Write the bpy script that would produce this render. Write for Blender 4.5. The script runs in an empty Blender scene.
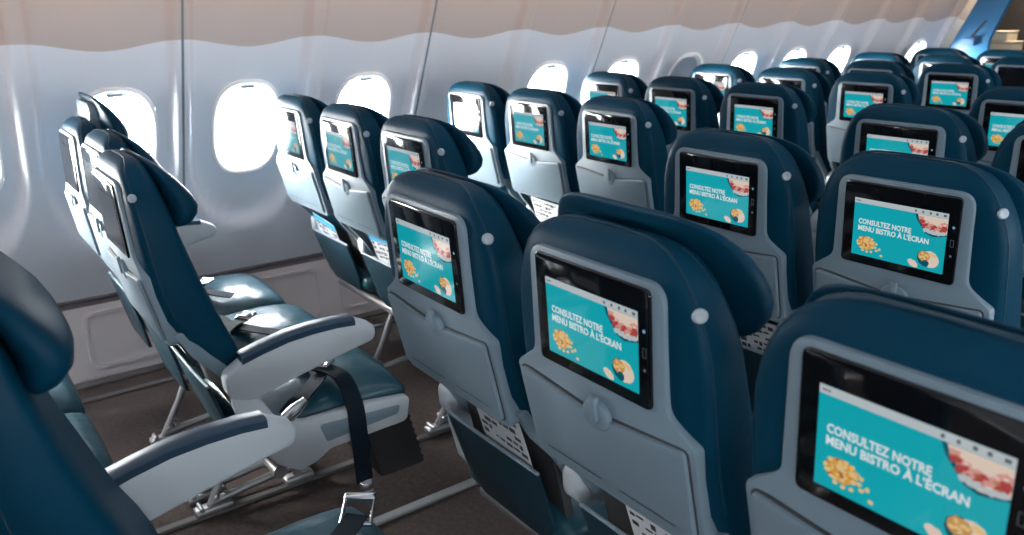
import bpy, bmesh, math, random
from mathutils import Vector, Matrix
PI = math.pi
sc = bpy.context.scene
COL = sc.collection
H = 1.10            # height of the middle of a seat screen above the floor
TILT = 0.0762       # lean of the seat backs
PITCH = 0.864       # distance between rows
SW = 0.48           # seat spacing inside a block
XC, YC = -1.3026, 0.7591     # centre block: left column, first full row
XL, YL = -3.1574, 0.3542     # window block: window column, first full row

# ------------------------------------------------------------------ materials
def mat(name, base, rough=0.5, metal=0.0, spec=0.5, bump=0.0, bscale=200.0, coat=0.0, vary=0.0, vscale=8.0, detail=4.0, bdist=0.002):
    m = bpy.data.materials.new(name); m.use_nodes = True
    nt = m.node_tree; b = nt.nodes['Principled BSDF']
    b.inputs['Base Color'].default_value = (*base, 1)
    b.inputs['Roughness'].default_value = rough
    b.inputs['Metallic'].default_value = metal
    b.inputs['Specular IOR Level'].default_value = spec
    b.inputs['Coat Weight'].default_value = coat
    b.inputs['Coat Roughness'].default_value = 0.08
    tc = nt.nodes.new('ShaderNodeTexCoord')
    if bump:
        n = nt.nodes.new('ShaderNodeTexNoise'); n.inputs['Scale'].default_value = bscale; n.inputs['Detail'].default_value = detail
        nt.links.new(tc.outputs['Object'], n.inputs['Vector'])
        bp = nt.nodes.new('ShaderNodeBump'); bp.inputs['Strength'].default_value = bump; bp.inputs['Distance'].default_value = bdist
        nt.links.new(n.outputs['Fac'], bp.inputs['Height']); nt.links.new(bp.outputs['Normal'], b.inputs['Normal'])
    if vary:
        n2 = nt.nodes.new('ShaderNodeTexNoise'); n2.inputs['Scale'].default_value = vscale; n2.inputs['Detail'].default_value = 6
        nt.links.new(tc.outputs['Object'], n2.inputs['Vector'])
        mx = nt.nodes.new('ShaderNodeMix'); mx.data_type = 'RGBA'
        mx.inputs['A'].default_value = (*[c * (1 - vary) for c in base], 1)
        mx.inputs['B'].default_value = (*[min(1, c * (1 + vary)) for c in base], 1)
        nt.links.new(n2.outputs['Fac'], mx.inputs['Factor']); nt.links.new(mx.outputs['Result'], b.inputs['Base Color'])
    return m
def emit(name, col, s=1.0, rough=0.06):
    m = mat(name, (0.0, 0.0, 0.0), rough, spec=1.0, coat=1.0)
    b = m.node_tree.nodes['Principled BSDF']
    b.inputs['Emission Color'].default_value = (*col, 1); b.inputs['Emission Strength'].default_value = s
    return m
M = {}
M['leather'] = mat('navy leather', (0.0007, 0.031, 0.060), 0.46, spec=0.08, bump=0.25, bscale=55, vary=0.18, vscale=7)
M['head'] = mat('headrest leather', (0.0007, 0.029, 0.057), 0.46, spec=0.08, bump=0.25, bscale=60, vary=0.15)
M['seatlea'] = mat('seat cushion leather', (0.012, 0.060, 0.085), 0.30, spec=0.6, bump=0.45, bscale=9, vary=0.15, bdist=0.02, detail=2)
M['pipe'] = mat('seam piping', (0.004, 0.030, 0.055), 0.45, spec=.2)
M['shell'] = mat('grey shell plastic', (0.155, 0.21, 0.255), 0.42, spec=0.4, bump=0.05, bscale=600)
M['tray'] = mat('tray plastic', (0.147, 0.20, 0.243), 0.45, spec=0.4, bump=0.05, bscale=600)
M['grey'] = mat('pale armrest plastic', (0.42, 0.45, 0.48), 0.40, spec=0.4)
M['bezel'] = mat('black screen bezel', (0.004, 0.004, 0.005), 0.08, spec=0.5)
M['off'] = mat('dark screen', (0.006, 0.006, 0.007), 0.08, spec=0.5)
M['rubber'] = mat('black ribbed plastic', (0.010, 0.010, 0.011), 0.6)
M['dark'] = mat('dark grey structure', (0.035, 0.037, 0.040), 0.55)
M['metal'] = mat('dull grey metal', (0.30, 0.30, 0.31), 0.48, metal=0.8)
M['track'] = mat('dark track cover', (0.07, 0.065, 0.065), 0.6)
M['steel'] = mat('buckle steel', (0.62, 0.62, 0.65), 0.22, metal=1.0)
M['belt'] = mat('belt webbing', (0.003, 0.009, 0.016), 0.7, spec=.15, bump=0.3, bscale=900)
M['pocket'] = mat('pocket vinyl', (0.003, 0.020, 0.032), 0.45, spec=0.3)
M['pad'] = mat('armrest pad', (0.002, 0.026, 0.055), 0.42)
M['paper'] = mat('card paper', (0.50, 0.52, 0.55), 0.6)
M['blueink'] = mat('card blue ink', (0.03, 0.30, 0.55), 0.6)
M['blackink'] = mat('dark ink', (0.02, 0.022, 0.025), 0.6)
M['wall'] = mat('pale wall lining', (0.80, 0.85, 0.92), 0.50, spec=0.35, bump=0.02, bscale=400)
M['beige'] = mat('painted warm wall shade', (0.58, 0.515, 0.485), 0.55, spec=0.3)  # warm light and shade of the upper wall, put into the colour
M['dado'] = mat('grey dado panel', (0.60, 0.60, 0.62), 0.55)
M['dgap'] = mat('painted gap shadow strip', (0.10, 0.10, 0.115), 0.6)  # shadow below the wall lining, painted as a dark strip
M['seal'] = mat('panel seal', (0.22, 0.24, 0.27), 0.6)
M['rim'] = mat('window rim', (0.82, 0.84, 0.86), 0.35)
M['shade'] = mat('window blind', (0.45, 0.50, 0.58), 0.5)
M['carpet'] = mat('brown grey carpet', (0.060, 0.047, 0.044), 0.95, spec=0.1, bump=0.9, bscale=350, vary=0.55, vscale=60, bdist=0.004)
M['ceil'] = mat('ceiling lining', (0.70, 0.71, 0.73), 0.6)
M['blue'] = mat('blue partition laminate', (0.025, 0.14, 0.30), 0.4)
M['palebl'] = mat('pale blue pouch', (0.06, 0.14, 0.28), 0.6, spec=.2)
M['galley'] = mat('dark galley wall', (0.022, 0.018, 0.016), 0.6)
M['cream'] = mat('cream container', (0.62, 0.52, 0.38), 0.55)
M['tan'] = mat('tan bag', (0.45, 0.33, 0.20), 0.6)
M['badge'] = mat('pale hook plastic', (0.34, 0.39, 0.44), 0.4)
M['teal'] = emit('lit screen teal', (0.006, 0.40, 0.47), 0.85)
M['white'] = emit('lit screen white', (0.72, 0.80, 0.82), 0.85)
M['barw'] = emit('lit status bar', (0.50, 0.55, 0.58), 0.85)
M['icon'] = emit('lit icon grey', (0.10, 0.13, 0.15), 0.8)
M['gold'] = emit('lit chips gold', (0.75, 0.36, 0.06), 0.8)
M['gold2'] = emit('lit chips pale', (0.85, 0.58, 0.24), 0.8)
M['gold3'] = emit('lit chips brown', (0.42, 0.16, 0.03), 0.8)
M['bread'] = emit('lit bread pale', (0.82, 0.66, 0.55), 0.8)
M['ham'] = emit('lit ham red', (0.45, 0.06, 0.06), 0.8)
M['pink'] = emit('lit ham pink', (0.72, 0.34, 0.30), 0.8)
M['crust'] = emit('lit roll crust', (0.62, 0.32, 0.10), 0.8)
M['dshade'] = emit('lit picture dark teal', (0.004, 0.10, 0.14), 0.8)
M['btn'] = emit('lit button', (0.18, 0.42, 0.55), 0.8)
def pane_mat():
    m = bpy.data.materials.new('window pane'); m.use_nodes = True; nt = m.node_tree
    nt.nodes.remove(nt.nodes['Principled BSDF']); o = nt.nodes['Material Output']
    t = nt.nodes.new('ShaderNodeBsdfTransparent'); g = nt.nodes.new('ShaderNodeBsdfGlossy'); g.inputs['Roughness'].default_value = 0.05
    x = nt.nodes.new('ShaderNodeMixShader'); x.inputs['Fac'].default_value = 0.06
    t.inputs['Color'].default_value = (0.96, 0.98, 1, 1)
    nt.links.new(t.outputs[0], x.inputs[1]); nt.links.new(g.outputs[0], x.inputs[2]); nt.links.new(x.outputs[0], o.inputs['Surface'])
    return m
M['pane'] = pane_mat()
nt = M['rim'].node_tree; o = nt.nodes['Material Output']; t = nt.nodes.new('ShaderNodeBsdfTranslucent'); t.inputs['Color'].default_value = (.9, .94, 1, 1)
x = nt.nodes.new('ShaderNodeMixShader'); x.inputs['Fac'].default_value = .006
nt.links.new(nt.nodes['Principled BSDF'].outputs[0], x.inputs[1]); nt.links.new(t.outputs[0], x.inputs[2]); nt.links.new(x.outputs[0], o.inputs['Surface'])

# ------------------------------------------------------------------ mesh helpers
def mesh(name, verts, faces, mats, fm=None, smooth=True, angle=None):
    me = bpy.data.meshes.new(name); me.from_pydata([tuple(v) for v in verts], [], faces)
    for m in (mats if isinstance(mats, (list, tuple)) else [mats]): me.materials.append(m)
    if fm:
        for p, i in zip(me.polygons, fm): p.material_index = i
    bm = bmesh.new(); bm.from_mesh(me); bmesh.ops.recalc_face_normals(bm, faces=bm.faces[:]); bm.to_mesh(me); bm.free()
    if smooth:
        for p in me.polygons: p.use_smooth = True
        if angle: me.set_sharp_from_angle(angle=math.radians(angle))
    return me
class MB:
    def __init__(s): s.v = []; s.f = []; s.m = []
    def add(s, v, f, mi=0):
        o = len(s.v); s.v += [Vector(p) for p in v]; s.f += [[i + o for i in q] for q in f]; s.m += [mi] * len(f); return s
    def mesh(s, name, mats, smooth=True, angle=40): return mesh(name, s.v, s.f, mats, s.m, smooth, angle)
def loft(rings, cap=True):
    n = len(rings[0]); v = [p for r in rings for p in r]; f = []
    for i in range(len(rings) - 1):
        for j in range(n):
            k = (j + 1) % n; f.append([i * n + j, i * n + k, (i + 1) * n + k, (i + 1) * n + j])
    if cap: f.append(list(range(n))[::-1]); f.append([(len(rings) - 1) * n + j for j in range(n)])
    return v, f
def superring(hw, a, b, fn, n=36, e=3.2, cx=0.0):
    out = []
    for i in range(n):
        t = 2 * PI * i / n; c, s = math.cos(t), math.sin(t)
        x = math.copysign(abs(c) ** (2 / e), c); y = math.copysign(abs(s) ** (2 / e), s)
        out.append(fn(cx + hw * x, (a + b) / 2 + (b - a) / 2 * y))
    return out
def rpoly(pts, seg=5):
    """pts: (x, y, r) corners -> rounded outline"""
    out = []; n = len(pts)
    for i in range(n):
        p = Vector(pts[i][:2]); r = pts[i][2] if len(pts[i]) > 2 else 0
        if r <= 0: out.append(p); continue
        a = Vector(pts[i - 1][:2]) - p; b = Vector(pts[(i + 1) % n][:2]) - p
        la, lb = a.length, b.length; a.normalize(); b.normalize()
        ang = a.angle(b)
        if abs(ang - PI) < 1e-3: out.append(p); continue
        d = min(r / math.tan(ang / 2), la * 0.49, lb * 0.49)
        p0, p1 = p + a * d, p + b * d
        for k in range(seg + 1):
            t = k / seg; out.append(p0 * (1 - t) ** 2 + p * 2 * t * (1 - t) + p1 * t * t)
    return out
def plate(outline, n0, n1, fn, bev=0.003, back=True):
    """outline (u,v) swept from depth n0 (front rim, bevelled) to n1"""
    n = len(outline); area = sum(outline[i - 1].x * outline[i].y - outline[i].x * outline[i - 1].y for i in range(n))
    sg = 1 if area > 0 else -1
    ins = []
    for i in range(n):
        a = outline[i] - outline[i - 1]; b = outline[(i + 1) % n] - outline[i]
        na = Vector((-a.y, a.x)).normalized() if a.length > 1e-9 else Vector((0, 0)); nb = Vector((-b.y, b.x)).normalized() if b.length > 1e-9 else Vector((0, 0))
        nn = na + nb
        nn = nn.normalized() * sg if nn.length > 1e-6 else Vector((0, 0))
        ins.append(nn)
    s = 1 if n1 > n0 else -1
    r = []
    for k, (di, dn) in enumerate([(1.0, 0), (0.3, 0.3), (0, 1.0)]):
        r.append([fn(p.x + q.x * bev * di, p.y + q.y * bev * di, n0 + s * bev * dn) for p, q in zip(outline, ins)])
    r.append([fn(p.x, p.y, n1) for p in outline])
    return loft(r)
def box(x0, x1, y0, y1, z0, z1, b=0.004, fn=lambda x, y, z: (x, y, z)):
    o = rpoly([(x0, y0, b), (x1, y0, b), (x1, y1, b), (x0, y1, b)], 2)
    n = len(o); cx, cy = (x0 + x1) / 2, (y0 + y1) / 2
    def ring(z, k):
        return [fn(p.x - math.copysign(min(k, abs(p.x - cx)), p.x - cx), p.y - math.copysign(min(k, abs(p.y - cy)), p.y - cy), z) for p in o]
    return loft([ring(z0, b), ring(z0 + b, 0), ring(z1 - b, 0), ring(z1, b)])
def tube(pts, r, n=10, cap=True):
    pts = [Vector(p) for p in pts]; rings = []; up = None
    for i, p in enumerate(pts):
        t = ((pts[i + 1] if i + 1 < len(pts) else p) - (pts[i - 1] if i else p)).normalized()
        if up is None: up = Vector((0, 0, 1)) if abs(t.z) < 0.9 else Vector((1, 0, 0))
        s = t.cross(up).normalized(); up = s.cross(t).normalized()
        rr = r[i] if isinstance(r, (list, tuple)) else r
        rings.append([p + s * rr * math.cos(2 * PI * k / n) + up * rr * math.sin(2 * PI * k / n) for k in range(n)])
    return loft(rings, cap)
def smoothpath(pts, k=4):
    pts = [Vector(p) for p in pts]; out = []
    for i in range(len(pts) - 1):
        p0, p1, p2, p3 = pts[max(i - 1, 0)], pts[i], pts[i + 1], pts[min(i + 2, len(pts) - 1)]
        for j in range(k):
            t = j / k
            out.append(0.5 * ((2 * p1) + (p2 - p0) * t + (2 * p0 - 5 * p1 + 4 * p2 - p3) * t * t + (3 * p1 - p0 - 3 * p2 + p3) * t ** 3))
    out.append(pts[-1]); return out
def ribbon(pts, wdir, w, th=0.0025, k=4):
    p = smoothpath(pts, k); rings = []
    wd = wdir if isinstance(wdir, list) else [wdir] * len(pts)
    for i, q in enumerate(p):
        t = ((p[i + 1] if i + 1 < len(p) else q) - (p[i - 1] if i else q)).normalized()
        f = min(i / k, len(wd) - 1.001); a = int(f); W = Vector(wd[a]).lerp(Vector(wd[min(a + 1, len(wd) - 1)]), f - a)
        W = (W - t * W.dot(t)).normalized(); nn = t.cross(W).normalized()
        rings.append([q + W * w / 2 + nn * th, q - W * w / 2 + nn * th, q - W * w / 2 - nn * th, q + W * w / 2 - nn * th])
    return loft(rings)
def obj(name, me, parent=None, loc=None):
    o = bpy.data.objects.new(name, me); COL.objects.link(o)
    if parent: o.parent = parent
    if loc: o.location = loc
    return o
def thing(name, label, cat, loc=(0, 0, 0), group=None, me=None):
    o = bpy.data.objects.new(name, me); COL.objects.link(o); o.location = loc
    o['label'] = label; o['category'] = cat
    if group: o['group'] = group
    return o
def struct(name, me, parent=None):
    o = obj(name, me, parent)
    if not parent: o['kind'] = 'structure'
    return o

# ------------------------------------------------------------------ seat geometry (local: x across, y forward, z up)
CT, ST = math.cos(TILT), math.sin(TILT)
def B(u, v, n):
    if v < -.12: n += .030 * min(1, (-v - .12) / .19) ** 1.6 * max(0, min(1, 1 - n / .15))     # the lower shell curves forward
    return Vector((u, -v * ST + n * CT, H + v * CT + n * ST))
def interp(tab, v):
    if v <= tab[0][0]: return tab[0][1:]
    for a, b in zip(tab, tab[1:]):
        if v <= b[0]:
            t = (v - a[0]) / (b[0] - a[0]); t2 = t
            return tuple(x + (y - x) * t2 for x, y in zip(a[1:], b[1:]))
    return tab[-1][1:]
BACK = [(-0.49, .190, .180, .232), (-0.45, .197, .150, .220), (-0.40, .200, .120, .200), (-0.35, .203, .075, .185), (-0.31, .205, .026, .174),
        (-0.25, .206, .006, .158), (-0.18, .206, .004, .138), (-0.10, .205, .003, .120), (-0.05, .203, .002, .110), (0.0, .200, .001, .101), (.04, .192, .001, .094),
        (.07, .182, .001, .088), (.10, .168, .002, .083), (.12, .153, .005, .079), (.135, .136, .010, .075), (.145, .117, .020, .070), (.152, .095, .027, .063), (.1555, .070, .035, .055)]
BACK = [(v * (.145 / .1555) if v > 0 else v, hw + .006, a, b) for v, hw, a, b in BACK]
me = MB()
rings = []
for i in range(len(BACK)):
    v, hw, a, b = BACK[i]
    rings.append(superring(hw, a, b, lambda u, n, v=v: B(u, v, n), 52, 6.5))
me.add(*loft(rings)); BACK_ME = me.mesh('seat back cover', M['leather'], angle=60)
# piping along the rear edge of the cover
pp = []
for v, hw, a, b in BACK[5:]:
    pp.append((hw * 0.990, v, a + (b - a) * 0.20))
path = [B(-u, v, n) for u, v, n in pp] + [B(0, .147, .042)] + [B(u, v, n) for u, v, n in pp[::-1]]
me = MB().add(*tube(path, 0.0026, 6)); PIPE_ME = me.mesh('seam piping', M['pipe'])
# seam down the cover's side, towards the front edge
me = MB()
for s in (-1, 1):
    me.add(*tube([B(s * hw * 0.985, v, a + (b - a) * 0.72) for v, hw, a, b in BACK[2:16]], 0.0022, 6))
SEAM_ME = me.mesh('side seam', M['pipe'])
HEAD = [(-.058, .165, .105, .118), (-.055, .188, .095, .135), (-.045, .200, .090, .153), (-.025, .207, .089, .170), (0.0, .209, .092, .1745), (.03, .209, .088, .165), (.06, .205, .083, .150),
        (.09, .196, .080, .133), (.115, .182, .076, .116), (.135, .163, .072, .100), (.148, .140, .068, .087), (.157, .108, .067, .077), (.160, .07, .069, .073)]
HEAD = [(-.025 + (v + .058) * (.170 / .218), hw, a, b) for v, hw, a, b in HEAD]
rings = [superring(hw, a, b, lambda u, n, v=v: B(u, v, n), 44, 3.0) for v, hw, a, b in HEAD]
HEAD_ME = MB().add(*loft(rings)).mesh('headrest', M['head'], angle=60)
me = MB()
me.add(*plate(rpoly([(-.10, .02, .03), (.10, .02, .03), (.12, .12, .03), (-.12, .12, .03)]), .058, .09, B, .004))
HEADPL_ME = me.mesh('headrest back plate', M['shell'])
# grey shell round the screen
def mirror(half):
    return half + [(-p[0], *p[1:]) for p in half[::-1]]
half = [(.144, .102, .034), (.148, -.088, .034), (.199, -.126, .016), (.197, -.322, .022)]
SH = rpoly(mirror(half), 6)
me = MB().add(*plate(SH, -.006, .03, B, .005))
SHELL_ME = me.mesh('screen surround', M['shell'], angle=35)
# tray table with dipping top edge
half = [(.030, -.148, .02), (.185, -.131, .010), (.184, -.308, .020)]
TR = rpoly(mirror(half), 6)
me = MB().add(*plate(TR, -.0135, .0, B, .004))
TRAY_ME = me.mesh('tray table', M['tray'], angle=35)
half = [(.030, -.1445, .02), (.1885, -.1275, .012), (.1875, -.3115, .022)]
me = MB().add(*plate(rpoly(mirror(half), 6), -.0066, .0, B, .0005))
GAP_ME = me.mesh('tray gap', M['dark'], angle=35)
# scoop + latch
def disc(cu, cv, n, r, ry=None, seg=24, a0=0, a1=2 * PI):
    return [Vector((cu + r * math.cos(a0 + (a1 - a0) * i / seg), cv + (ry or r) * math.sin(a0 + (a1 - a0) * i / seg))) for i in range(seg)]
me = MB().add(*plate(disc(.006, -.148, 0, .030, .026), -.0155, -.005, B, .004))
SCOOP_ME = me.mesh('latch scoop', M['shell'])
me = MB().add(*plate(rpoly([(-.002, -.112, .004), (.014, -.112, .004), (.013, -.158, .006), (-.001, -.158, .006)]), -.0205, -.012, B, .003))
LATCH_ME = me.mesh('tray latch', M['shell'])
# fine printed lines low on the tray
rnd = random.Random(5); PRINT = []
for u0, u1 in ((-.150, -.010), (.030, .150)):
    me = MB(); u = u0
    while u < u1:
        w = rnd.uniform(.004, .014); me.add([B(u, -.2845, -.0139), B(u + w, -.2845, -.0139), B(u + w, -.2820, -.0139), B(u, -.2820, -.0139)], [[0, 1, 2, 3]]); u += w + .0018
    PRINT.append(me.mesh('printed line', M['blackink'], False))
# screen
BZ = rpoly([(-.124, .0925, .011), (.124, .0925, .011), (.124, -.0925, .011), (-.124, -.0925, .011)], 5)
me = MB().add(*plate(BZ, -.011, .0, B, .0025))
BEZEL_ME = me.mesh('screen bezel', M['bezel'], angle=35)
DU0, DU1, DV0, DV1 = -.0985, .102, -.072, .0565
def flat(outline, n, fn=B): return [fn(p[0], p[1], n) for p in outline], [list(range(len(outline)))]
def D(x, y):      # picture coordinates on the display, 0..1 from its top left
    return Vector((DU0 + (DU1 - DU0) * x, DV1 + (DV0 - DV1) * y))
DISP_ME = MB().add(*flat([D(0, 0), D(0, 1), D(1, 1), D(1, 0)], -.0114)).mesh('display', M['teal'], False)
OFF_ME = MB().add(*flat([D(0, 0), D(0, 1), D(1, 1), D(1, 0)], -.0114)).mesh('display', M['off'], False)
me = MB().add(*flat([D(0, 0), D(0, .085), D(1, .085), D(1, 0)], -.0117))
for x, w in ((.66, .018), (.735, .018), (.81, .022), (.875, .022), (.95, .030)):
    me.add(*flat([D(x, .025), D(x, .062), D(x + w, .062), D(x + w, .025)], -.0120), 1)
for x in (.02, .038, .056): me.add(*flat([D(x, .032), D(x, .055), D(x + .012, .055), D(x + .012, .032)], -.0120), 1)
BAR_ME = me.mesh('status bar', [M['barw'], M['icon']], False)
def text_mesh(lines, size, mat_, bold=0.0):
    out = MB()
    for s, x, y, wid in lines:
        cu = bpy.data.curves.new('lettering', 'FONT'); cu.body = s; cu.size = 1; cu.offset = bold; cu.resolution_u = 2
        to = bpy.data.objects.new('lettering', cu); COL.objects.link(to)
        dg = bpy.context.evaluated_depsgraph_get(); dg.update()
        tm = bpy.data.meshes.new_from_object(to.evaluated_get(dg))
        xs = [v.co.x for v in tm.vertices]; w = max(xs) - min(xs); x0 = min(xs)
        ks = wid / w
        p = D(x, y)
        out.add([B(p.x + (v.co.x - x0) * ks * (DU1 - DU0), p.y + v.co.y * size, -.0119) for v in tm.vertices], [list(q.vertices) for q in tm.polygons])
        bpy.data.objects.remove(to); bpy.data.curves.remove(cu); bpy.data.meshes.remove(tm)
    return out.mesh('lettering', mat_, False)
TEXT_ME = text_mesh([('CONSULTEZ NOTRE', .060, .435, .58), ('MENU BISTRO À L’ÉCRAN', .060, .555, .77)], .0158, M['white'], 0.032)
def blob(cx, cy, rx, ry, seed, n=18, jag=.12, rot=0):
    r = random.Random(seed); o = []
    for i in range(n):
        a = -2 * PI * i / n; k = 1 + r.uniform(-jag, jag)
        x, y = rx * k * math.cos(a), ry * k * math.sin(a)
        o.append(D(cx + x * math.cos(rot) - y * math.sin(rot) * .64, cy + x * math.sin(rot) * 1.56 + y * math.cos(rot)))
    return o
me = MB(); r = random.Random(3)
me.add(*flat(blob(.165, .77, .100, .115, 9, jag=.1), -.0117), 0)
for i in range(60):
    a = r.uniform(0, 2 * PI); q = math.sqrt(r.random())
    me.add(*flat(blob(.165 + .10 * q * math.cos(a), .765 + .108 * q * math.sin(a), .017, .022, i, 7, .3), -.0118 - i * 4e-6), r.choice((0, 1, 1, 2)))
for i, (x, y) in enumerate(((.27, .81), (.29, .86), (.32, .83), (.23, .90), (.18, .91), (.345, .93), (.28, .75), (.13, .90))):
    me.add(*flat(blob(x, y, .016, .021, 70 + i, 8, .25), -.0122), r.choice((0, 1)))
CHIP_ME = me.mesh('picture of potato chips', [M['gold'], M['gold2'], M['gold3']], False)
def clip(o): return [Vector((min(p.x, DU1 - .0002), min(p.y, DV1 - .0118))) for p in o]
me = MB(); r = random.Random(11)
me.add(*flat([D(.665, .09), D(.69, .19), D(.735, .28), D(.79, .385), D(.86, .42), D(.93, .40), D(1, .37), D(1, .09)], -.01165), 3)
me.add(*flat([D(.695, .09), D(.71, .16), D(.755, .25), D(.80, .35), D(.86, .385), D(.93, .375), D(1, .345), D(1, .09)], -.0117), 0)
lay = [(.74, .15, 2), (.80, .14, 0), (.88, .15, 0), (.95, .14, 0), (.75, .20, 1), (.80, .215, 2), (.85, .20, 0), (.91, .205, 0), (.97, .19, 2), (.78, .255, 1), (.83, .25, 2), (.88, .265, 1), (.93, .25, 2), (.98, .245, 1), (.81, .295, 2), (.86, .30, 1), (.91, .30, 2), (.96, .29, 1), (.84, .345, 4), (.90, .35, 4), (.96, .335, 4), (.80, .33, 4)]
for i, (x, y, c) in enumerate(lay):
    me.add(*flat(clip(blob(x, y, .042, .036, 200 + i, 12, .28, r.uniform(-.3, .3))), -.0118 - i * 6e-6), c)
    if c in (1, 2): me.add(*flat(clip(blob(x + r.uniform(-.02, .02), y + r.uniform(-.02, .02), .016, .012, 300 + i, 8, .3)), -.0120 - i * 6e-6), r.choice((1, 5, 0)))
SAND_ME = me.mesh('picture of a sandwich', [M['bread'], M['ham'], M['pink'], M['dshade'], M['barw'], M['gold3']], False)
me = MB()
me.add(*flat(blob(.825, .80, .100, .135, 5, 22, .05, .2), -.0116), 2)
me.add(*flat(blob(.860, .80, .092, .135, 6, 22, .05, .45), -.0117), 0)
me.add(*flat(blob(.800, .765, .062, .090, 8, 18, .08, .1), -.0118), 1)
for i in range(14):
    me.add(*flat(blob(.795 + .045 * math.cos(i * 2.4) * math.sqrt(i / 14), .765 + .07 * math.sin(i * 2.4) * math.sqrt(i / 14), .016, .020, 400 + i, 8, .3), -.01185 - i * 4e-6), 4 if i % 2 else 1)
me.add(*flat(blob(.818, .880, .036, .062, 12, 16, .10, .4), -.0120), 2)
me.add(*flat(blob(.890, .72, .040, .030, 13, 14, .10, .5), -.0120), 4)
me.add(*flat(blob(.690, .925, .058, .055, 15, 16, .08, .5), -.0119), 0)
ROLL_ME = me.mesh('picture of a bread roll', [M['bread'], M['crust'], M['dshade'], M['teal'], M['gold2']], False)
BTN = [MB().add(*flat(disc(.1135, .030, 0, .0028, seg=10)[::-1], -.0116)).mesh('round button', M['btn'], False)]
me = MB(); o, i_ = [Vector(p) for p in ((.110, -.0105), (.117, -.0105), (.117, .0042), (.110, .0042))], [Vector(p) for p in ((.1107, -.0098), (.1163, -.0098), (.1163, .0035), (.1107, .0035))]
me.add(*loft([[B(p.x, p.y, -.0116) for p in o], [B(p.x, p.y, -.0116) for p in i_]], cap=False)); BTN.append(me.mesh('square button', M['icon'], False))
BTN.append(MB().add(*flat(disc(.1135, -.030, 0, .0026, seg=10)[::-1], -.0116)).mesh('round button', M['icon'], False))
# coat hook: a flanged knob at the right edge
cdir = Vector((.75, -.62, 0)).normalized()
c0 = B(.176, .066, .026)
def knob():
    rings = []
    u1 = cdir.cross(Vector((0, 0, 1))).normalized(); u2 = Vector((0, 0, 1))
    for dd, rr in ((-.006, .006), (.006, .006), (.010, .0065), (.011, .0098), (.015, .0110), (.018, .0098), (.0192, .007), (.0184, .0045), (.0175, .002)):
        rings.append([c0 + cdir * dd + u1 * rr * math.cos(2 * PI * k / 20) + u2 * rr * math.sin(2 * PI * k / 20) for k in range(20)])
    return loft(rings)
HOOK_ME = MB().add(*knob()).mesh('coat hook', M['badge'], angle=50)
# literature pocket
def PK(u, v, n): return B(u, v, n + .112 + (-.48 - v) * .30)
PO = rpoly([(-.172, -.47, .008), (.172, -.47, .008), (.168, -.62, .03), (.13, -.70, .03), (-.13, -.70, .03), (-.168, -.62, .03)], 5)
me = MB().add(*plate(PO, -.030, -.018, PK, .004)); POCKET_ME = me.mesh('literature pocket', M['pocket'], angle=40)
me = MB().add(*tube([PK(-.174, -.468, -.024), PK(-.06, -.467, -.0265), PK(.06, -.467, -.0265), PK(.174, -.468, -.024)], .0045, 8)); PRIM_ME = me.mesh('pocket rim', M['tray'])
# lower rear panel, hinge covers
HINGE = {}
for s in (-1, 1):
    o = rpoly([(-.285, .010, .01), (-.285, .045, .01), (-.36, .100, .04), (-.43, .165, .04), (-.50, .205, .02), (-.52, .17, .02), (-.43, .115, .04), (-.36, .050, .04)], 4)
    me = MB().add(*plate(o, s * .208, s * .190, lambda a, b, n: B(n, a, b), .003))
    HINGE[s] = me.mesh('recline bracket', M['shell'], angle=40)
me = MB().add(*plate(rpoly([(-.165, -.312, .01), (.165, -.312, .01), (.165, -.66, .02), (-.165, -.66, .02)]), .118, .14, lambda u, v, n: B(u, v, n + max(0, -.45 - v) * .3), .004))
BACKING_ME = me.mesh('pocket backing', M['dark'], angle=40)
# cushion
def cushion():
    rings = []
    for y, top, bot, hw in ((.195, -.640, -.66, .185), (.205, -.622, -.685, .200), (.225, -.615, -.70, .207), (.26, -.614, -.705, .210), (.36, -.612, -.705, .211), (.46, -.609, -.705, .212), (.56, -.607, -.70, .213), (.62, -.608, -.70, .213),
                            (.66, -.612, -.70, .212), (.685, -.620, -.697, .210), (.699, -.634, -.69, .206), (.705, -.650, -.675, .198)):
        n = 48; ring = superring(hw, H + bot, H + top, lambda x, z, y=y: Vector((x, y, z)), n, 4.2)
        for p in ring:
            if p.z > H + (top + bot) / 2:
                q = 1 - (p.x / hw) ** 2
                p.z += .034 * q * (.75 if y < .17 else 1 if y < .60 else .75 if y < .64 else .5 if y < .69 else .25) - .006 * math.exp(-((p.y - .30) / .02) ** 2)
        rings.append(ring)
    return loft(rings)
CUSH_ME = MB().add(*cushion()).mesh('seat cushion', M['seatlea'], angle=60)
me = MB().add(*box(-.20, .20, .26, .66, H - .735, H - .69, .01)); PAN_ME = me.mesh('seat pan', M['dark'])
BEAM = [MB().add(*tube([(-.239, y, H - .765), (.239, y, H - .765)], .020, 12)).mesh('cross beam', M['metal'], angle=50) for y in (.28, .52)]
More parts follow.
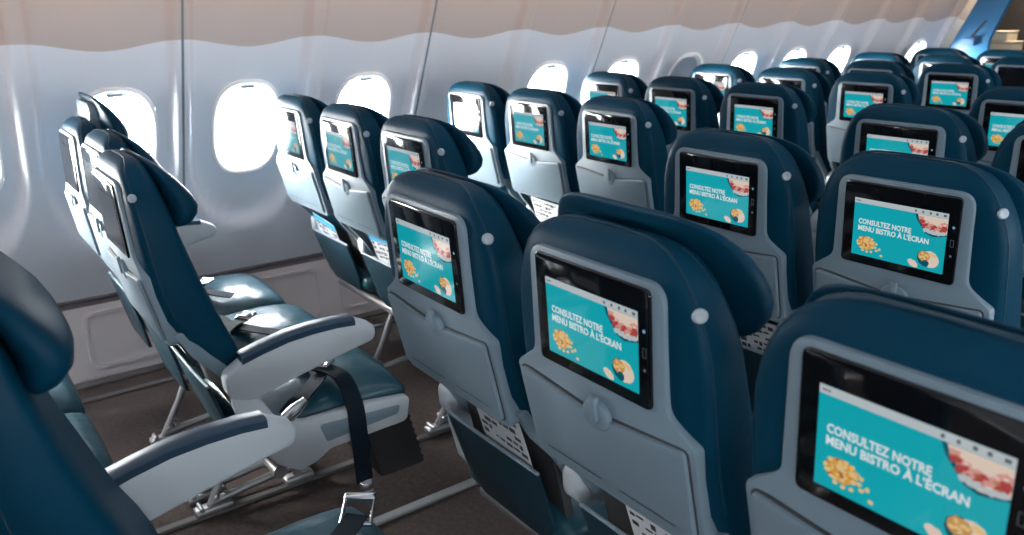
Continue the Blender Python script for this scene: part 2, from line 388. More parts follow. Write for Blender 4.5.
# armrest, in the y-z plane
def YZ(x0): return lambda a, b, n: Vector((x0 + n, a, H + b))
AR = rpoly([(.158, -.432, .03), (.22, -.395, .03), (.36, -.358, .10), (.52, -.358, .06), (.59, -.395, .035), (.585, -.437, .035), (.46, -.462, .10), (.30, -.498, .05), (.225, -.516, .04), (.162, -.498, .035)], 6)
def both_plate(outline, x0, hw, bev):
    n = len(outline); fn = YZ(x0)
    a, f = plate(outline, -hw, 0, fn, bev); b, g = plate(outline, hw, 0, fn, bev)
    m = MB(); m.add(a, f[:-1]); m.add(b, g[:-1]); return m
ARM = {s: both_plate(AR, s * .24, .0255, .009).mesh('armrest', M['grey'], angle=50) for s in (-1, 1)}
def pad(x0):
    pts = [(.205, -.393), (.26, -.3785), (.33, -.364), (.40, -.3585), (.47, -.358), (.525, -.363)]
    rings = []
    for i, (y, z) in enumerate(pts):
        w = .0275
        rings.append([Vector((x0 + a, y, H + z + b)) for a, b in ((-w, -.015), (-w, .001), (-w * .75, .0065), (w * .75, .0065), (w, .001), (w, -.015))])
    return loft(rings)
PAD = {s: MB().add(*pad(s * .24)).mesh('armrest pad', M['pad'], angle=50) for s in (-1, 1)}
FA = rpoly([(.175, -.47, .03), (.22, -.45, .02), (.245, -.515, .05), (.285, -.600, .05), (.36, -.632, .05), (.53, -.634, .06), (.695, -.655, .02), (.682, -.735, .025), (.43, -.742, .03), (.385, -.768, .03), (.335, -.780, .025), (.27, -.735, .03), (.20, -.63, .05), (.175, -.53, .04)], 5)
FAIR = {s: both_plate(FA, s * .231, .017, .007).mesh('side fairing', M['grey'], angle=50) for s in (-1, 1)}
FB = rpoly([(.40, -.655, .01), (.66, -.672, .01), (.65, -.70, .012), (.42, -.715, .012)], 4)
GROOVE = {s: MB().add(*plate(FB, s * .0185, 0, YZ(s * .231), .0015)).mesh('fairing inset', M['shell'], angle=50) for s in (-1, 1)}
# leg frame (below one end seat)
def legs(x):
    f = MB().add(*tube([(x, .46, H - .76), (x, .475, .04)], .016, 10)); f.add(*box(x - .020, x + .020, .43, .53, .012, .042, .006))
    r = MB().add(*tube([(x, .18, .035), (x, .25, .16), (x, .33, H - .76)], .013, 8)); r.add(*box(x - .022, x + .022, .13, .25, .012, .038, .006))
    for yy in (.15, .20, .23): r.add(*tube([(x + .024, yy, .03 + (yy - .13) * .5), (x - .024, yy, .03 + (yy - .13) * .5)], .008, 8))
    b = MB().add(*tube([(x, .18, .045), (x, .47, .075), (x, .56, H - .79)], .014, 8))
    return [q.mesh('leg', M['metal'], angle=50) for q in (f, r, b)]
LEG = {s: legs(s * .195) for s in (-1, 1)}
# ribbed box under the front edge
m = MB().add(*box(.06, .19, .56, .715, .16, H - .735, .008, lambda x, y, z: (x, y + (.365 - z) * .25, z)))
for k in range(7):
    z = .18 + k * .026; m.add(*box(.062, .188, .712, .7185, z, z + .013, .003, lambda x, y, z: (x, y + (.365 - z) * .25, z)))
UBOX_ME = m.mesh('equipment box', M['rubber'])
# ------------- belts
def buckle(c, ax, ay, az, s=1.0):
    m = MB(); c = Vector(c); ax, ay, az = Vector(ax).normalized(), Vector(ay).normalized(), Vector(az).normalized()
    fn = lambda x, y, z: c + ax * x * s + ay * y * s + az * z * s
    m.add(*box(-.026, .026, -.030, .030, -.006, .004, .003, fn)); m.add(*box(-.022, .022, -.026, .012, .004, .010, .004, fn)); m.add(*box(-.024, .024, .016, .028, .004, .008, .002, fn))
    return m
TOPZ = H - .583
def belt_aisle():       # strap crossing the cushion to the buckle, then hanging over the front corner
    m = MB()
    m.add(*ribbon([(.245, .31, H - .60), (.225, .36, TOPZ + .012), (.17, .43, TOPZ + .022), (.10, .47, TOPZ + .020), (.02, .44, TOPZ + .018), (-.09, .36, TOPZ + .012), (-.17, .28, TOPZ + .008)], (0.35, .93, .1), .048))
    m.add(*ribbon([(.10, .47, TOPZ + .034), (.15, .49, TOPZ + .036), (.205, .505, TOPZ + .022), (.252, .510, H - .625), (.262, .512, H - .70), (.264, .515, H - .80), (.262, .518, H - .875)], [(-.5, .8, 0), (-.5, .9, 0), (-.2, 1, 0), (0, 1, 0), (0, 1, 0), (0, 1, 0), (0, 1, 0)], .052))
    return m.mesh('seat belt', M['belt'], angle=40)
BELT_A = belt_aisle()
m = buckle((.10, .485, TOPZ + .040), (-.6, .8, 0), (.8, .6, .1), (0, 0, 1)); v1 = buckle((.268, .52, H - .895), (0, 1, 0), (0, 0, -1), (1, 0, 0), .8)
END_A = v1.mesh('belt end', M['steel'], angle=40); ANCH_A = MB().add(*tube([(.258, .30, H - .60), (.25, .335, H - .585), (.235, .37, H - .575)], [.017, .019, .012], 10)).mesh('belt anchor', M['steel'], angle=40)
BUCK_A = m.mesh('belt buckle', M['steel'], angle=40)
m = MB().add(*ribbon([(-.215, .20, H - .61), (-.17, .27, TOPZ + .012), (-.08, .36, TOPZ + .020), (.02, .39, TOPZ + .016), (.11, .42, TOPZ + .022), (.19, .50, TOPZ + .008)], (.5, -.85, 0), .046))
m.add(*ribbon([(.215, .22, H - .61), (.18, .28, TOPZ + .014), (.10, .36, TOPZ + .034), (.04, .43, TOPZ + .030)], (.75, .6, 0), .046))
BELT_L = m.mesh('seat belt', M['belt'], angle=40)
BUCK_L = buckle((.03, .445, TOPZ + .036), (.8, .6, 0), (-.6, .8, 0), (0, 0, 1)).mesh('belt buckle', M['steel'], angle=40)

m = MB().add(*ribbon([(.215, .26, H - .61), (.15, .36, TOPZ + .018), (.06, .47, TOPZ + .026), (-.01, .580, TOPZ + .026), (-.060, .640, TOPZ + .026)], (.75, .7, 0), .048))
BELT_F = m.mesh('seat belt', M['belt'], angle=40)
m = MB(); bc = Vector((-.072, .650, TOPZ + .030)); ax, ay, az = Vector((.594, .804, 0)), Vector((-.772, .570, .28)), Vector((.225, -.166, .96))
fn = lambda x, y, z: bc + ax * x + ay * y + az * z
m.add(*box(-.034, .034, .022, .040, -.006, .010, .004, fn)); m.add(*box(-.034, -.028, -.040, .030, -.005, .006, .002, fn)); m.add(*box(.028, .034, -.040, .030, -.005, .006, .002, fn)); m.add(*box(-.034, .034, -.044, -.036, -.005, .006, .002, fn))
BUCK_F = m.mesh('belt buckle', M['steel'], angle=40)
def seat(x, y, label, col, group, last=2, legs_at=None, fair=None, armsides=(1,), detail=True, screen='on', head=0.0, dhead=0.0, belt=None, boxed=False, recline=0.0, drop=0.0):
    t = thing('airline_seat', label, 'seat', (x, y, 0), group)
    b = obj('backrest', BACK_ME, t); obj('seam_piping', PIPE_ME, b)
    obj('side_seam', SEAM_ME, b)
    h = obj('headrest', HEAD_ME, t)
    up = Vector((0, -ST, CT))
    if head or dhead: h.location = up * head + Vector((0, dhead, 0))
    if head > .05: obj('back_plate', HEADPL_ME, h)
    obj('screen_surround', SHELL_ME, t)
    tr = obj('tray_table', TRAY_ME, t); obj('tray_edge', GAP_ME, tr); obj('latch_recess', SCOOP_ME, tr); obj('tray_latch', LATCH_ME, tr)
    if detail: [obj('printed_line', q, tr) for q in PRINT]
    s = obj('video_screen', BEZEL_ME, t)
    if screen == 'on':
        obj('display', DISP_ME, s); obj('status_bar', BAR_ME, s); obj('lettering', TEXT_ME, s)
        obj('chips_picture', CHIP_ME, s); obj('sandwich_picture', SAND_ME, s); obj('bread_roll_picture', ROLL_ME, s)
    else:
        obj('display', OFF_ME, s)
    for q in BTN: obj('button', q, s)
    obj('coat_hook', HOOK_ME, t)
    p = obj('literature_pocket', POCKET_ME, t); obj('pocket_rim', PRIM_ME, p)
    obj('pocket_backing', BACKING_ME, t); obj('recline_bracket', HINGE[-1], t); obj('recline_bracket', HINGE[1], t)
    obj('seat_cushion', CUSH_ME, t); obj('seat_pan', PAN_ME, t); [obj('cross_beam', q, t) for q in BEAM]
    for a in armsides:
        q = obj('armrest', ARM[a], t); obj('armrest_pad', PAD[a], q)
    if fair:
        f = obj('side_fairing', FAIR[fair], t); obj('inset_panel', GROOVE[fair], f)
    if legs_at:
        for nm, q in zip(('leg', 'leg', 'leg_brace'), LEG[legs_at]): obj(nm, q, t)
    if belt == 'aisle': q = obj('seat_belt', BELT_A, t); obj('belt_buckle', BUCK_A, q); obj('belt_end', END_A, q); obj('belt_anchor', ANCH_A, q)
    if belt == 'loose': q = obj('seat_belt', BELT_L, t); obj('belt_buckle', BUCK_L, q)
    if recline or drop:      # this seat's back stands at its own angle, turned about the hinge above the cushion
        P0 = Vector((0, .15, .50)); RM = Matrix.Translation(P0 - Vector((0, 0, drop))) @ Matrix.Rotation(-math.radians(recline), 4, 'X') @ Matrix.Translation(-P0)
        for q in t.children:
            if q.name.split('.')[0] in ('backrest', 'headrest', 'screen_surround', 'tray_table', 'video_screen', 'coat_hook', 'literature_pocket', 'recline_bracket', 'pocket_backing'):
                q.matrix_basis = RM @ q.matrix_basis
    if belt == 'front': q = obj('seat_belt', BELT_F, t); obj('belt_buckle', BUCK_F, q)
    if boxed: obj('equipment_box', UBOX_ME, t)
    return t
GW, GC = 'seats of the window-side block', 'seats of the middle block'
def block(kind, row, cols, labels, **kw):
    bx, by = (XL, YL) if kind == 'L' else (XC, YC)
    if kind == 'L' and row > 1: kw['drop'] = .010
    per = kw.pop('per', {}); dy = kw.pop('dy', 0)
    for c in cols:
        k = dict(kw); k.update(per.get(c, {})); dd = k.pop('dy', 0)
        arms = [1] if c else [-1, 1]
        seat(bx + SW * c, by + PITCH * (row - 1) + dy + dd, labels[c], c, GW if kind == 'L' else GC,
             armsides=k.pop('armsides', arms), legs_at=k.pop('lg', None) or {0: 1, 2: -1}.get(c), fair=None if k.pop('nofair', 0) else {0: -1, 2: 1}.get(c), **k)

block('L', 0, [1, 2], {1: 'navy seat at the far left edge, mostly hidden, its pale-lit cushion beside the brown carpet', 2: 'navy seat at the left edge whose shiny cushion front shows past the foreground headrest'}, dy=.05)
block('L', 1, [0, 1, 2], {0: 'navy seat seen edge-on with its headrest pulled up in front of the left window',
      1: 'navy seat seen edge-on, squeezed between the raised-headrest seat and the aisle armrest seat',
      2: 'navy aisle seat seen from the side with pale armrest and seat belt strap hanging down'},
      per={0: dict(head=.085, belt='loose', armsides=[-1], recline=6, drop=.042, screen='off'), 1: dict(belt='loose', armsides=[], lg=1, recline=5.5, drop=.036, screen='off'), 2: dict(recline=1.0, drop=.028, screen='off', belt='aisle', boxed=True)})
block('L', 2, [0, 1, 2], {0: 'sunlit navy seat with bleached white screen overlapping the brightest round window',
      1: 'pale-backed navy seat with dull grey screen, second from wall, beside the bleached-screen seat',
      2: 'navy seat with protruding headrest and reflective screen, just behind the near left middle-block seat'})
block('L', 3, [0, 1, 2], {0: 'small pale-backed navy seat standing alone against the wall between two windows',
      1: 'pale-backed navy seat with greyish reflecting screen, centre of its three, under a window',
      2: 'pale-backed navy seat with greenish streaked screen and round white hook, at the aisle'}, detail=False)
block('L', 4, [0, 1, 2], {0: 'navy wall seat with pale screen edge peeping over the greenish-screen seat',
      1: 'navy seat with teal screen directly right of the pale wall seat, below the closed blind',
      2: 'navy seat with teal screen and white side panel above the centre of the middle block'}, detail=False)
block('L', 5, [0, 1, 2], {0: 'navy wall seat with white glaring screen just under the closed window blind',
      1: 'navy seat with dark-topped screen half hidden behind the seat to its lower left',
      2: 'navy aisle seat with teal screen and two seat tops rising right behind it'}, detail=False)
block('L', 6, [0, 1, 2], {0: 'distant navy wall seat with pale screen frame between two bright windows',
      1: 'distant navy seat of which only frame top and dark strip show over a teal-screen seat',
      2: 'distant navy aisle seat with small teal screen, right of centre in the far rows'}, detail=False)
block('L', 7, [0, 1, 2], {0: 'distant navy wall seat, the highest of the three stacked tops left of the last window',
      1: 'distant navy seat with pale frame top rising just behind the small far teal screen',
      2: 'distant navy seat with switched-off black screen at the right edge'}, detail=False, per={2: dict(screen='off')})
block('L', 8, [0, 1], {0: 'farthest navy wall seat, a dark top below the last silver window',
      1: 'farthest navy seat with a sliver of teal screen below the cream galley containers'}, detail=False)
block('C', 0, [0, 1], {0: 'foreground navy seat at left edge with round headrest, long armrest and steel buckle',
      1: 'nearest navy seat back cropped by the lower left corner'}, dy=.055, per={0: dict(belt='front', nofair=True, armsides=[-1]), 1: dict(armsides=[], dy=-.14)})
block('C', 1, [0, 1, 2], {0: 'near navy seat with tilted-looking teal screen beside the aisle carpet',
      1: 'large foreground navy seat with teal menu screen, wide headrest and side knob, centre of picture',
      2: 'largest navy seat cropped by the lower right corner with big teal menu screen'}, per={1: dict(head=.028)})
block('C', 2, [0, 1], {0: 'navy seat with teal screen directly behind the wide headrest of the central foreground seat',
      1: 'navy seat with sharp readable teal menu screen just above the lower right corner seat'})
block('C', 3, [0, 1], {0: 'navy seat whose teal screen is cut off by the sharp menu-screen seat below it',
      1: 'navy seat at right edge showing only its rounded left corner and black bezel'}, detail=False)
block('C', 4, [0], {0: 'navy seat with teal screen cropped by the right edge, under the black-screen seat'}, detail=False)

# ------------------------------------------------------------------ safety cards in the pockets
def card(x, y, label, u, ang, top=-.385, w=.085, blue=False, seed=1):
    t = thing('safety_card', label, 'card', (x, y, 0), 'safety cards in the seat pockets')
    def C(a, b, n):
        ca, sa = math.cos(ang), math.sin(ang); return PK(u + a * ca - (b) * sa, top + a * sa + b * ca, n - .011)
    m = MB().add(*box(-w, w, -.16, 0, -.001, .001, .0004, lambda a, b, n: C(a, b, n))); obj('sheet', m.mesh('card sheet', M['paper'], False), t)
    r = random.Random(seed); m = MB()
    for k in range(5):
        b = -.012 - k * .020; a = -w + .008
        while a < w - .015:
            d = r.uniform(.008, .024)
            if r.random() < .75:
                h2 = r.uniform(.005, .014); m.add([C(a, b, -.0016), C(min(a + d, w - .005), b, -.0016), C(min(a + d, w - .005), b - h2, -.0016), C(a, b - h2, -.0016)], [[0, 1, 2, 3]])
            a += d + .004
    if blue: m.add([C(-w, -.002, -.0019), C(w, -.002, -.0019), C(w, -.03, -.0019), C(-w, -.03, -.0019)], [[0, 1, 2, 3]], 1)
    obj('printed_panels', m.mesh('card print', [M['blackink'], M['blueink']], False), t)
def at(k, r, c): return ((XL if k == 'L' else XC) + SW * c, (YL if k == 'L' else YC) + PITCH * (r - 1))
card(*at('C', 1, 0), 'printed card in the pocket of the near seat beside the aisle carpet', .06, -.04, top=-.35, seed=2)
card(*at('C', 1, 1), 'printed card below the tray of the central foreground seat', .03, .02, top=-.385, w=.07, seed=3)
card(*at('C', 2, 0), 'black and white printed card showing right of the wide central headrest', .03, .03, top=-.365, seed=4, w=.10)
card(*at('L', 2, 0), 'white and blue card sticking out of the pocket nearest the wall', -.03, -.12, top=-.40, blue=True, seed=5, w=.10)
card(*at('L', 2, 1), 'blue-banded card sticking out of the second pocket from the wall', .02, .1, top=-.36, blue=True, seed=6)
card(*at('L', 3, 1), 'white card with dark square under the greyish-screen seat', -.02, -.05, top=-.365, seed=7, w=.12)
card(*at('L', 3, 2), 'white card in the pocket of the greenish-screen aisle seat', -.02, .04, top=-.36, seed=8)

# ------------------------------------------------------------------ the cabin
XT = -3.434; SL = .46
YW0, QW = .617, .558
ZWC = H - .025
YMIN, YMAX = -3.0, 7.8
def px(z): return XT + SL * (z - H - .17)
def sstep(a, b, x):
    t = min(1, max(0, (x - a) / (b - a))); return t * t * (3 - 2 * t)
def wx(y, z, k):
    yc = YW0 + QW * k; dy = y - yc; dz = z - ZWC
    d = abs(dy) / .255 if dz > -.10 else math.hypot(dy / .255, (dz + .10) / .375)
    x = px(z) + .018 - .050 * (1 - sstep(.87, 1.02, d))
    # panel seam groove on every second pillar
    if k % 2 == 0: e = abs(dy - QW / 2)
    else: e = abs(dy + QW / 2)
    if e < .006: x -= .010
    return x
WHY, WHZ = .152, .212
ZT, ZB = 2.02, H - .742
KS = list(range(-6, 14))
NOWIN = (3, 10, 12, 13, 14, 15, 16)     # bays of blank lining
def hoff(k): return .035 if k in (-1, 0) else 0.0     # these two openings sit a little forward in their bays
def hole(k, sy=WHY, sz=WHZ, n=64, e=2.7):
    yc = YW0 + QW * k + hoff(k); out = []
    for i in range(n):
        t = 2 * PI * i / n; c, s = math.cos(t), math.sin(t)
        out.append((yc + sy * math.copysign(abs(c) ** (2 / e), c), ZWC + sz * math.copysign(abs(s) ** (2 / e), s)))
    return out
m = MB()
YS = [-.279, -.274, -.268, -.255, -.245, -.235, -.225, -.215, -.20, -.19, -.18, -.15, -.10, -.05, 0, .05, .10, .15, .18, .19, .20, .215, .225, .235, .245, .255, .268, .274, .279]
for k in KS:
    yc = YW0 + QW * k
    zlo, zhi = ZWC - .235, ZWC + .235
    def grid(zs):
        v = [(wx(yc + a, z, k), yc + a, z) for z in zs for a in YS]; n = len(YS); f = []; mi = []
        for i in range(len(zs) - 1):
            for j in range(n - 1):
                f.append([i * n + j, i * n + j + 1, (i + 1) * n + j + 1, (i + 1) * n + j])
        return v, f
    lo = [ZB + (zlo - ZB) * i / 16 for i in range(17)]; hi = [zhi + (ZT - zhi) * i / 14 for i in range(15)]
    m.add(*grid(lo)); m.add(*grid(hi))
    # collar between the window opening and the bay's rectangle: side strips plus a polar ring
    hw = .18
    yin = [a for a in YS if abs(a) <= hw + 1e-6]
    for side in (-1, 1):
        ysd = [a for a in YS if a * side >= hw - 1e-6]
        zz = [zlo + (zhi - zlo) * i / 12 for i in range(13)]
        v = [(wx(yc + a, z, k), yc + a, z) for z in zz for a in ysd]; n = len(ysd); f = []
        for i in range(12):
            for j in range(n - 1): f.append([i * n + j, i * n + j + 1, (i + 1) * n + j + 1, (i + 1) * n + j])
        m.add(v, f)
    H0 = hole(k); NR = 5; rings = []
    if k in NOWIN:
        inner = [[Vector((wx(yc + (y - yc) * q, ZWC + (z - ZWC) * q, k), yc + (y - yc) * q, ZWC + (z - ZWC) * q)) for y, z in H0] for q in (.02, .25, .5, .75, 1)]
        vv, ff = loft(inner, cap=False); ff.append(list(range(64))); m.add(vv, ff)
    for r in range(NR + 1):
        t = r / NR; ring = []
        for (y, z) in H0:
            hc = yc + hoff(k); dy, dz = y - hc, z - ZWC
            s = min((hw - math.copysign(hoff(k), dy)) / abs(dy) if abs(dy) > 1e-9 else 9e9, .235 / abs(dz) if abs(dz) > 1e-9 else 9e9)
            yy, zz = hc + dy * (1 + (s - 1) * t), ZWC + dz * (1 + (s - 1) * t)
            if r == NR:   # snap the corner directions
                pass
            ring.append(Vector((wx(yy, zz, k), yy, zz)))
        rings.append(ring)
    # exact corners
    for cy, cz in ((hw, .235), (hw, -.235), (-hw, .235), (-hw, -.235)):
        best = min(range(64), key=lambda i: (rings[NR][i].y - yc - cy) ** 2 + (rings[NR][i].z - ZWC - cz) ** 2)
        rings[NR][best] = Vector((wx(yc + cy, ZWC + cz, k), yc + cy, ZWC + cz))
    m.add(*loft(rings, cap=False))
# paint the upper wall's warm shade as a beige band with scalloped lower edge
lo_m, hi_m = MB(), MB()
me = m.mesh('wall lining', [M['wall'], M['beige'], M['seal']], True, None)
bm = bmesh.new(); bm.from_mesh(me); bmesh.ops.remove_doubles(bm, verts=bm.verts[:], dist=.0012)
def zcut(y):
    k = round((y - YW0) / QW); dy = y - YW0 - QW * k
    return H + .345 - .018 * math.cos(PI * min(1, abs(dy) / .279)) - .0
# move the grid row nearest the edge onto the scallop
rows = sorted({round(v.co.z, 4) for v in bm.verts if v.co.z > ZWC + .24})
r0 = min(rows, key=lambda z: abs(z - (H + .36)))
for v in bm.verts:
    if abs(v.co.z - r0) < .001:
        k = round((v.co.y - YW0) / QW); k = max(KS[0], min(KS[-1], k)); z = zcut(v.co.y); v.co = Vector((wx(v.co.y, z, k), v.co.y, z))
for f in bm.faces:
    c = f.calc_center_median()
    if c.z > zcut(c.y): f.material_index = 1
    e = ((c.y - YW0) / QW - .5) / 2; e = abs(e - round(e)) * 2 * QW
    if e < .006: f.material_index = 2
bmesh.ops.recalc_face_normals(bm, faces=bm.faces[:])
for f in bm.faces: f.smooth = True
bm.to_mesh(me); bm.free()
WALL_ME = me
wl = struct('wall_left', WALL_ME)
XCEN = -.8226
def mir(o): o.scale = (-1, 1, 1); o.location = (2 * XCEN, 0, 0); return o
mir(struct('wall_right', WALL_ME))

# windows: rim ring on the lining, sloping reveal, pane
def win_meshes(k):
    zf = lambda y, z, off: Vector((wx(y, z, k) + off, y, z + off * -.0))
    rg = []
    for sy, sz, off in ((WHY + .004, WHZ + .004, .000), (WHY + .002, WHZ + .002, .009), (WHY - .004, WHZ - .004, .012), (WHY - .012, WHZ - .012, .009), (WHY - .017, WHZ - .017, .0), (WHY - .021, WHZ - .022, -.016), (WHY - .026, WHZ - .028, -.034)):
        rg.append([zf(y, z, off) if off > -.02 else Vector((px(z) - .032 + off, y, z)) for y, z in hole(k, sy, sz)])
    fr = MB().add(*loft(rg, cap=False)).mesh('window frame', M['rim'], angle=60)
    pr = [Vector((px(z) - .032 - .030, y, z)) for y, z in hole(k, WHY - .0252, WHZ - .0270)]
    pn = MB().add(pr, [list(range(len(pr)))]).mesh('window pane', M['pane'], False)
    sh = None
    if k == 6:
        pr = [Vector((px(z) - .032 - .014, y, z)) for y, z in hole(k, WHY - .0205, WHZ - .0215)]
        sh = MB().add(pr, [list(range(len(pr)))]).mesh('window blind', M['shade'], False)
    m2 = MB(); yc = YW0 + QW * k + hoff(k); z1 = ZWC + WHZ - .029
    m2.add(*box(yc - .030, yc + .030, z1 - .008, z1 + .006, -.006, .010, .003, lambda a, b, n: Vector((px(b) - .044 + n, a, b))))
    hd = m2.mesh('blind handle', M['shade'])
    return fr, pn, sh, hd
def blind_mesh(k):
    pr = [Vector((px(z) - .032 - .014, y, z)) for y, z in hole(k, WHY - .0205, WHZ - .0215)]
    return MB().add(pr, [list(range(len(pr)))]).mesh('window blind', M['shade'], False)
OPEN_R = (-5, -4, -3, -2, -1, 0, 1, 2, 4, 5, 6, 7, 8, 9)
n = 1
for k in range(-6, 13):
    if k in NOWIN: continue
    fr, pn, sh, hd = win_meshes(k)
    if k >= -3:
        w = bpy.data.objects.new('window_%d' % n, fr); COL.objects.link(w); w['kind'] = 'structure'
        g = [Vector((px(z) - .032 - .027, y, z)) for y, z in hole(k, WHY - .0262, WHZ - .0282)]
        obj('gasket', MB().add(*tube(g + [g[0], g[1]], .0036, 6)).mesh('window gasket', M['seal']), w)
        obj('pane', pn, w); obj('blind_handle', hd, w)
        if sh: obj('blind', sh, w)
        n += 1
    w = bpy.data.objects.new('window_%d' % (100 + k), fr); COL.objects.link(w); w['kind'] = 'structure'; mir(w)
    if k in OPEN_R: obj('pane', pn, w)
    else:
        if not sh: sh = blind_mesh(k)
        obj('blind', sh, w)
    # portals for the daylight coming through the left windows

# blank the unused openings of the right-hand wall with closed blinds
# dado below the wall lining
XD = px(ZB)
m = MB(); L0, L1 = YMIN, YMAX
prof = [(XD + .012, ZB + .004), (XD + .030, ZB - .004), (XD + .026, ZB - .020), (XD + .046, ZB - .030), (XD + .085, 0.07), (XD + .100, .0)]
v = []; f = []
for (x, z) in prof: v += [(x, L0, z), (x, L1, z)]
for i in range(len(prof) - 1): f.append([2 * i, 2 * i + 1, 2 * i + 3, 2 * i + 2])
me = mesh('dado', v, f, [M['wall'], M['dgap'], M['dado']], [1, 1, 1, 2, 2], False)
struct('baseboard_left', me)
mir(struct('baseboard_right', me))
# rounded return-air panels on the dado
zt, zb = H - .800, H - 1.055
def DX(y, z, nn):
    t = (ZB - .030 - z) / (ZB - .030 - .07); return Vector((XD + .046 + (.039) * t + nn, y, z))
n = 1
y0 = .43
while y0 < 7.2:
    o = rpoly([(y0, zt, .05), (y0 + .50, zt, .05), (y0 + .50, zb, .05), (y0, zb, .05)], 6); pts = o + [o[0], o[1]]
    i_ = rpoly([(y0 + .014, zt - .014, .045), (y0 + .486, zt - .014, .045), (y0 + .486, zb + .014, .045), (y0 + .014, zb + .014, .045)], 6)
    m = MB(); rg = [[DX(p.x, p.y, nn) for p in q] for q, nn in ((o, -.001), (o, .012), (i_, .012), (i_, .001))]
    m.add(*loft(rg, cap=False)); m.add([DX(p.x, p.y, .002) for p in i_], [list(range(len(i_)))], 1)
    struct('trim_%d' % n, m.mesh('dado panel', [M['dado'], M['dado']], angle=30)); n += 1; y0 += .61
# floor, tracks, ceiling, ends
XR = 2 * XCEN - XD
def slab(x0, x1, y0, y1, z0, z1, mt): return MB().add(*box(x0, x1, y0, y1, z0, z1, .002)).mesh('slab', mt, False)
struct('floor', slab(XD - .1, XR + .1, YMIN, YMAX, -.05, 0, M['carpet']))
struct('ceiling', slab(-4.2, 2.6, YMIN, YMAX, 2.012, 2.06, M['ceil']))
struct('wall_rear', slab(-4.2, 2.6, YMIN - .05, YMIN, 0, 2.1, M['ceil']))
struct('wall_front', slab(-4.2, 2.6, YMAX, YMAX + .05, 0, 2.1, M['galley']))
m = MB()
for x, w in ((-2.02, .018), (-2.392, .016), (-3.53, .016), (-1.10, .018), (-.537, .016), (-3.70, .03)):
    struct('trim_%d' % n, MB().add(*box(x - w, x + w, YMIN + .1, 7.2, 0, .012, .003)).mesh('seat track', M['metal' if x == -2.02 else 'track'], angle=30)); n += 1

# far end of the block: blue partition, dark galley with cream containers
t = thing('cabin_partition', 'bright blue partition slanting up beside the last window in the top right', 'partition', (0, 7.12, 0))
def lw(z): return px(z) + .06
o = rpoly([(lw(.4) + .1, .012, .02), (-3.09, .012, .02), (-3.09, 1.28, .1), (-2.955, 1.65, .05), (-2.90, 1.85, .03), (lw(1.85), 1.85, .02), (lw(1.2), 1.2, .1), (lw(.4), .4, .02)], 4)
m = MB().add(*plate(o, -.02, .02, lambda a, b, nn: Vector((a, nn, b)), .006)); obj('panel', m.mesh('partition panel', M['blue'], angle=40), t)
m = MB().add(*plate(rpoly([(-3.235, 1.31, .006), (-3.222, 1.30, .006), (-3.125, 1.425, .006), (-3.138, 1.435, .006)]), -.026, 0, lambda a, b, nn: Vector((a, nn, b)), .002)); obj('handle_slot', m.mesh('handle slot', M['blackink']), t)
t = thing('document_pouch', 'small pale blue pouch hanging on the blue partition', 'pouch', (0, 7.085, 0))
m = MB().add(*plate(rpoly([(-3.285, 1.225, .01), (-3.185, 1.235, .01), (-3.18, 1.30, .01), (-3.28, 1.295, .01)]), -.03, .014, lambda a, b, nn: Vector((a, nn, b)), .006)); obj('body', m.mesh('pouch', M['palebl']), t)
g = thing('galley_counter', 'dark galley counter standing behind the blue partition', 'counter', (0, 7.45, 0))
obj('cabinet', MB().add(*box(-3.38, -2.3, -.2, .2, 0, 1.11, .01)).mesh('galley cabinet', M['galley']), g)
obj('worktop', MB().add(*box(-3.40, -2.28, -.22, .22, 1.11, 1.145, .006)).mesh('galley worktop', M['dark']), g)
def contain(x0, x1, z0, z1, y, label):
    t = thing('galley_container', label, 'container', (0, y, 0), 'cream galley containers')
    obj('body', MB().add(*box(x0, x1, -.10, .10, z0, z1 - .012, .008)).mesh('container', M['cream']), t)
    obj('lid', MB().add(*box(x0 - .004, x1 + .004, -.104, .104, z1 - .012, z1, .004)).mesh('container lid', M['cream']), t)
contain(-3.21, -2.99, 1.145, 1.265, 7.4, 'wider lower cream container on the galley counter at top right')
contain(-3.18, -3.04, 1.265, 1.345, 7.4, 'smaller cream container stacked on top of the wider one at top right')

# ------------------------------------------------------------------ light
SKY, GLOW = 50.0, 340.0
w = bpy.data.worlds.new('daylight'); sc.world = w; w.use_nodes = True
bg = w.node_tree.nodes['Background']; bg.inputs['Strength'].default_value = 1.0
# bright overcast sky with the glow of a low hazy sun behind and to the left
nt = w.node_tree; tc = nt.nodes.new('ShaderNodeTexCoord'); dp = nt.nodes.new('ShaderNodeVectorMath'); dp.operation = 'DOT_PRODUCT'
dp.inputs[1].default_value = Vector((-.68, -.68, .24)).normalized(); nt.links.new(tc.outputs['Generated'], dp.inputs[0])
mxx = nt.nodes.new('ShaderNodeMath'); mxx.operation = 'MAXIMUM'; mxx.inputs[1].default_value = 0; nt.links.new(dp.outputs['Value'], mxx.inputs[0])
pw = nt.nodes.new('ShaderNodeMath'); pw.operation = 'POWER'; pw.inputs[1].default_value = 12; nt.links.new(mxx.outputs[0], pw.inputs[0])
gl = nt.nodes.new('ShaderNodeVectorMath'); gl.operation = 'SCALE'; gl.inputs[0].default_value = (GLOW, GLOW * .94, GLOW * .86); nt.links.new(pw.outputs[0], gl.inputs['Scale'])
ad = nt.nodes.new('ShaderNodeVectorMath'); ad.operation = 'ADD'; ad.inputs[1].default_value = (SKY * .92, SKY * .97, SKY); nt.links.new(gl.outputs[0], ad.inputs[0])
nt.links.new(ad.outputs[0], bg.inputs['Color'])
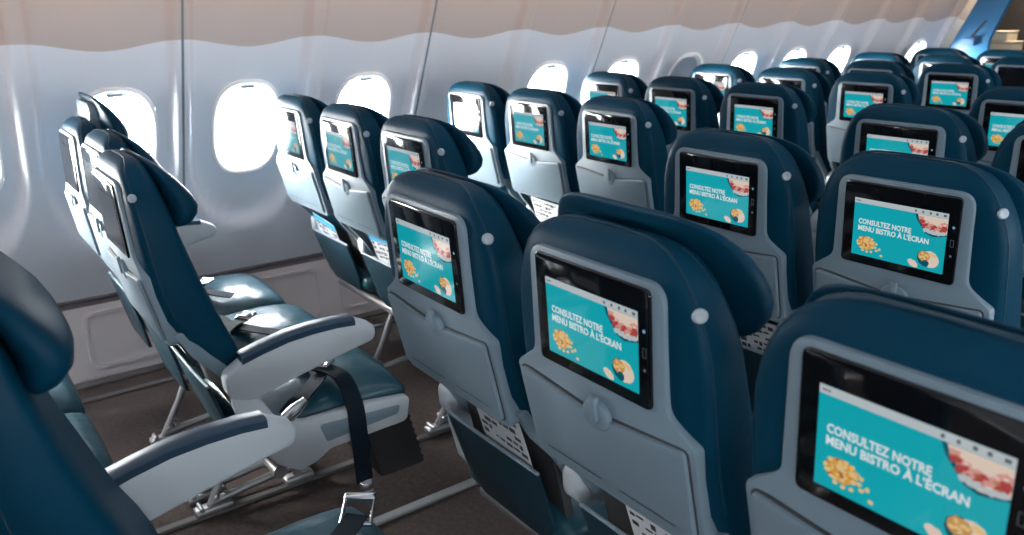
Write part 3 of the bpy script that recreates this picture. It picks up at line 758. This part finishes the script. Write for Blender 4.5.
def area(name, loc, rot, sx, sy, e, col, portal=False):
    l = bpy.data.lights.new(name, 'AREA'); l.shape = 'RECTANGLE'; l.size = sx; l.size_y = sy; l.energy = e; l.color = col
    if portal: l.cycles.is_portal = True
    o = bpy.data.objects.new(name, l); COL.objects.link(o); o.location = loc; o.rotation_euler = rot; return o
for k in range(-5, 12):
    if k in NOWIN: continue
    y = YW0 + QW * k
    area('window_daylight', (px(ZWC) - .085, y, ZWC), (0, -math.radians(90 - 24.7), 0), .40, .27, 1, (1, 1, 1), True)
    if k in OPEN_R: area('window_daylight', (2 * XCEN - px(ZWC) + .085, y, ZWC), (0, math.radians(90 - 24.7), 0), .40, .27, 1, (1, 1, 1), True)
for y in (-.6, 1.6, 3.8, 6.0):  # unseen area lamps under the ceiling, added as cool fill
    area('ceiling_fill', (-1.9, y, 2.0), (0, 0, 0), .3, 2.0, 3, (.80, .90, 1.0))
    area('ceiling_fill', (.20, y, 2.0), (0, 0, 0), .3, 2.0, 3, (.80, .90, 1.0))
area('galley_lamp', (-2.95, 7.35, 1.98), (math.radians(-12), 0, 0), .4, .2, 14, (1, .88, .7))
area('cove_lamp', (-2.92, 3.0, 1.95), (0, math.radians(62), 0), .05, 12, 22, (1.0, .50, .28))

# ------------------------------------------------------------------ camera
cam = bpy.data.cameras.new('camera'); co = bpy.data.objects.new('camera', cam); COL.objects.link(co)
yaw, pit, rol = -.93523, -.309146, -.014181
F = Vector((math.sin(yaw) * math.cos(pit), math.cos(yaw) * math.cos(pit), math.sin(pit)))
R0 = Vector((math.cos(yaw), -math.sin(yaw), 0)); U0 = R0.cross(F)
R1 = R0 * math.cos(rol) + U0 * math.sin(rol); U1 = R1.cross(F)
mt = Matrix((R1, U1, -F)).transposed().to_4x4(); mt.translation = Vector((0, 0, H + .4473)); co.matrix_world = mt
cam.sensor_width = 36; cam.lens = 36 * 799.893 / 1024; cam.clip_start = .02
cam.dof.use_dof = True; cam.dof.focus_distance = 1.75; cam.dof.aperture_fstop = 4.5
sc.camera = co
sc.view_settings.view_transform = 'Standard'; sc.view_settings.look = 'None'; sc.view_settings.gamma = 1; sc.view_settings.use_curve_mapping = False
sc.view_settings.exposure = 0.0
sc.cycles.use_denoising = True
sc.cycles.max_bounces = 8; sc.cycles.diffuse_bounces = 5; sc.cycles.glossy_bounces = 4; sc.cycles.transparent_max_bounces = 8
sc.cycles.sample_clamp_indirect = 6.0
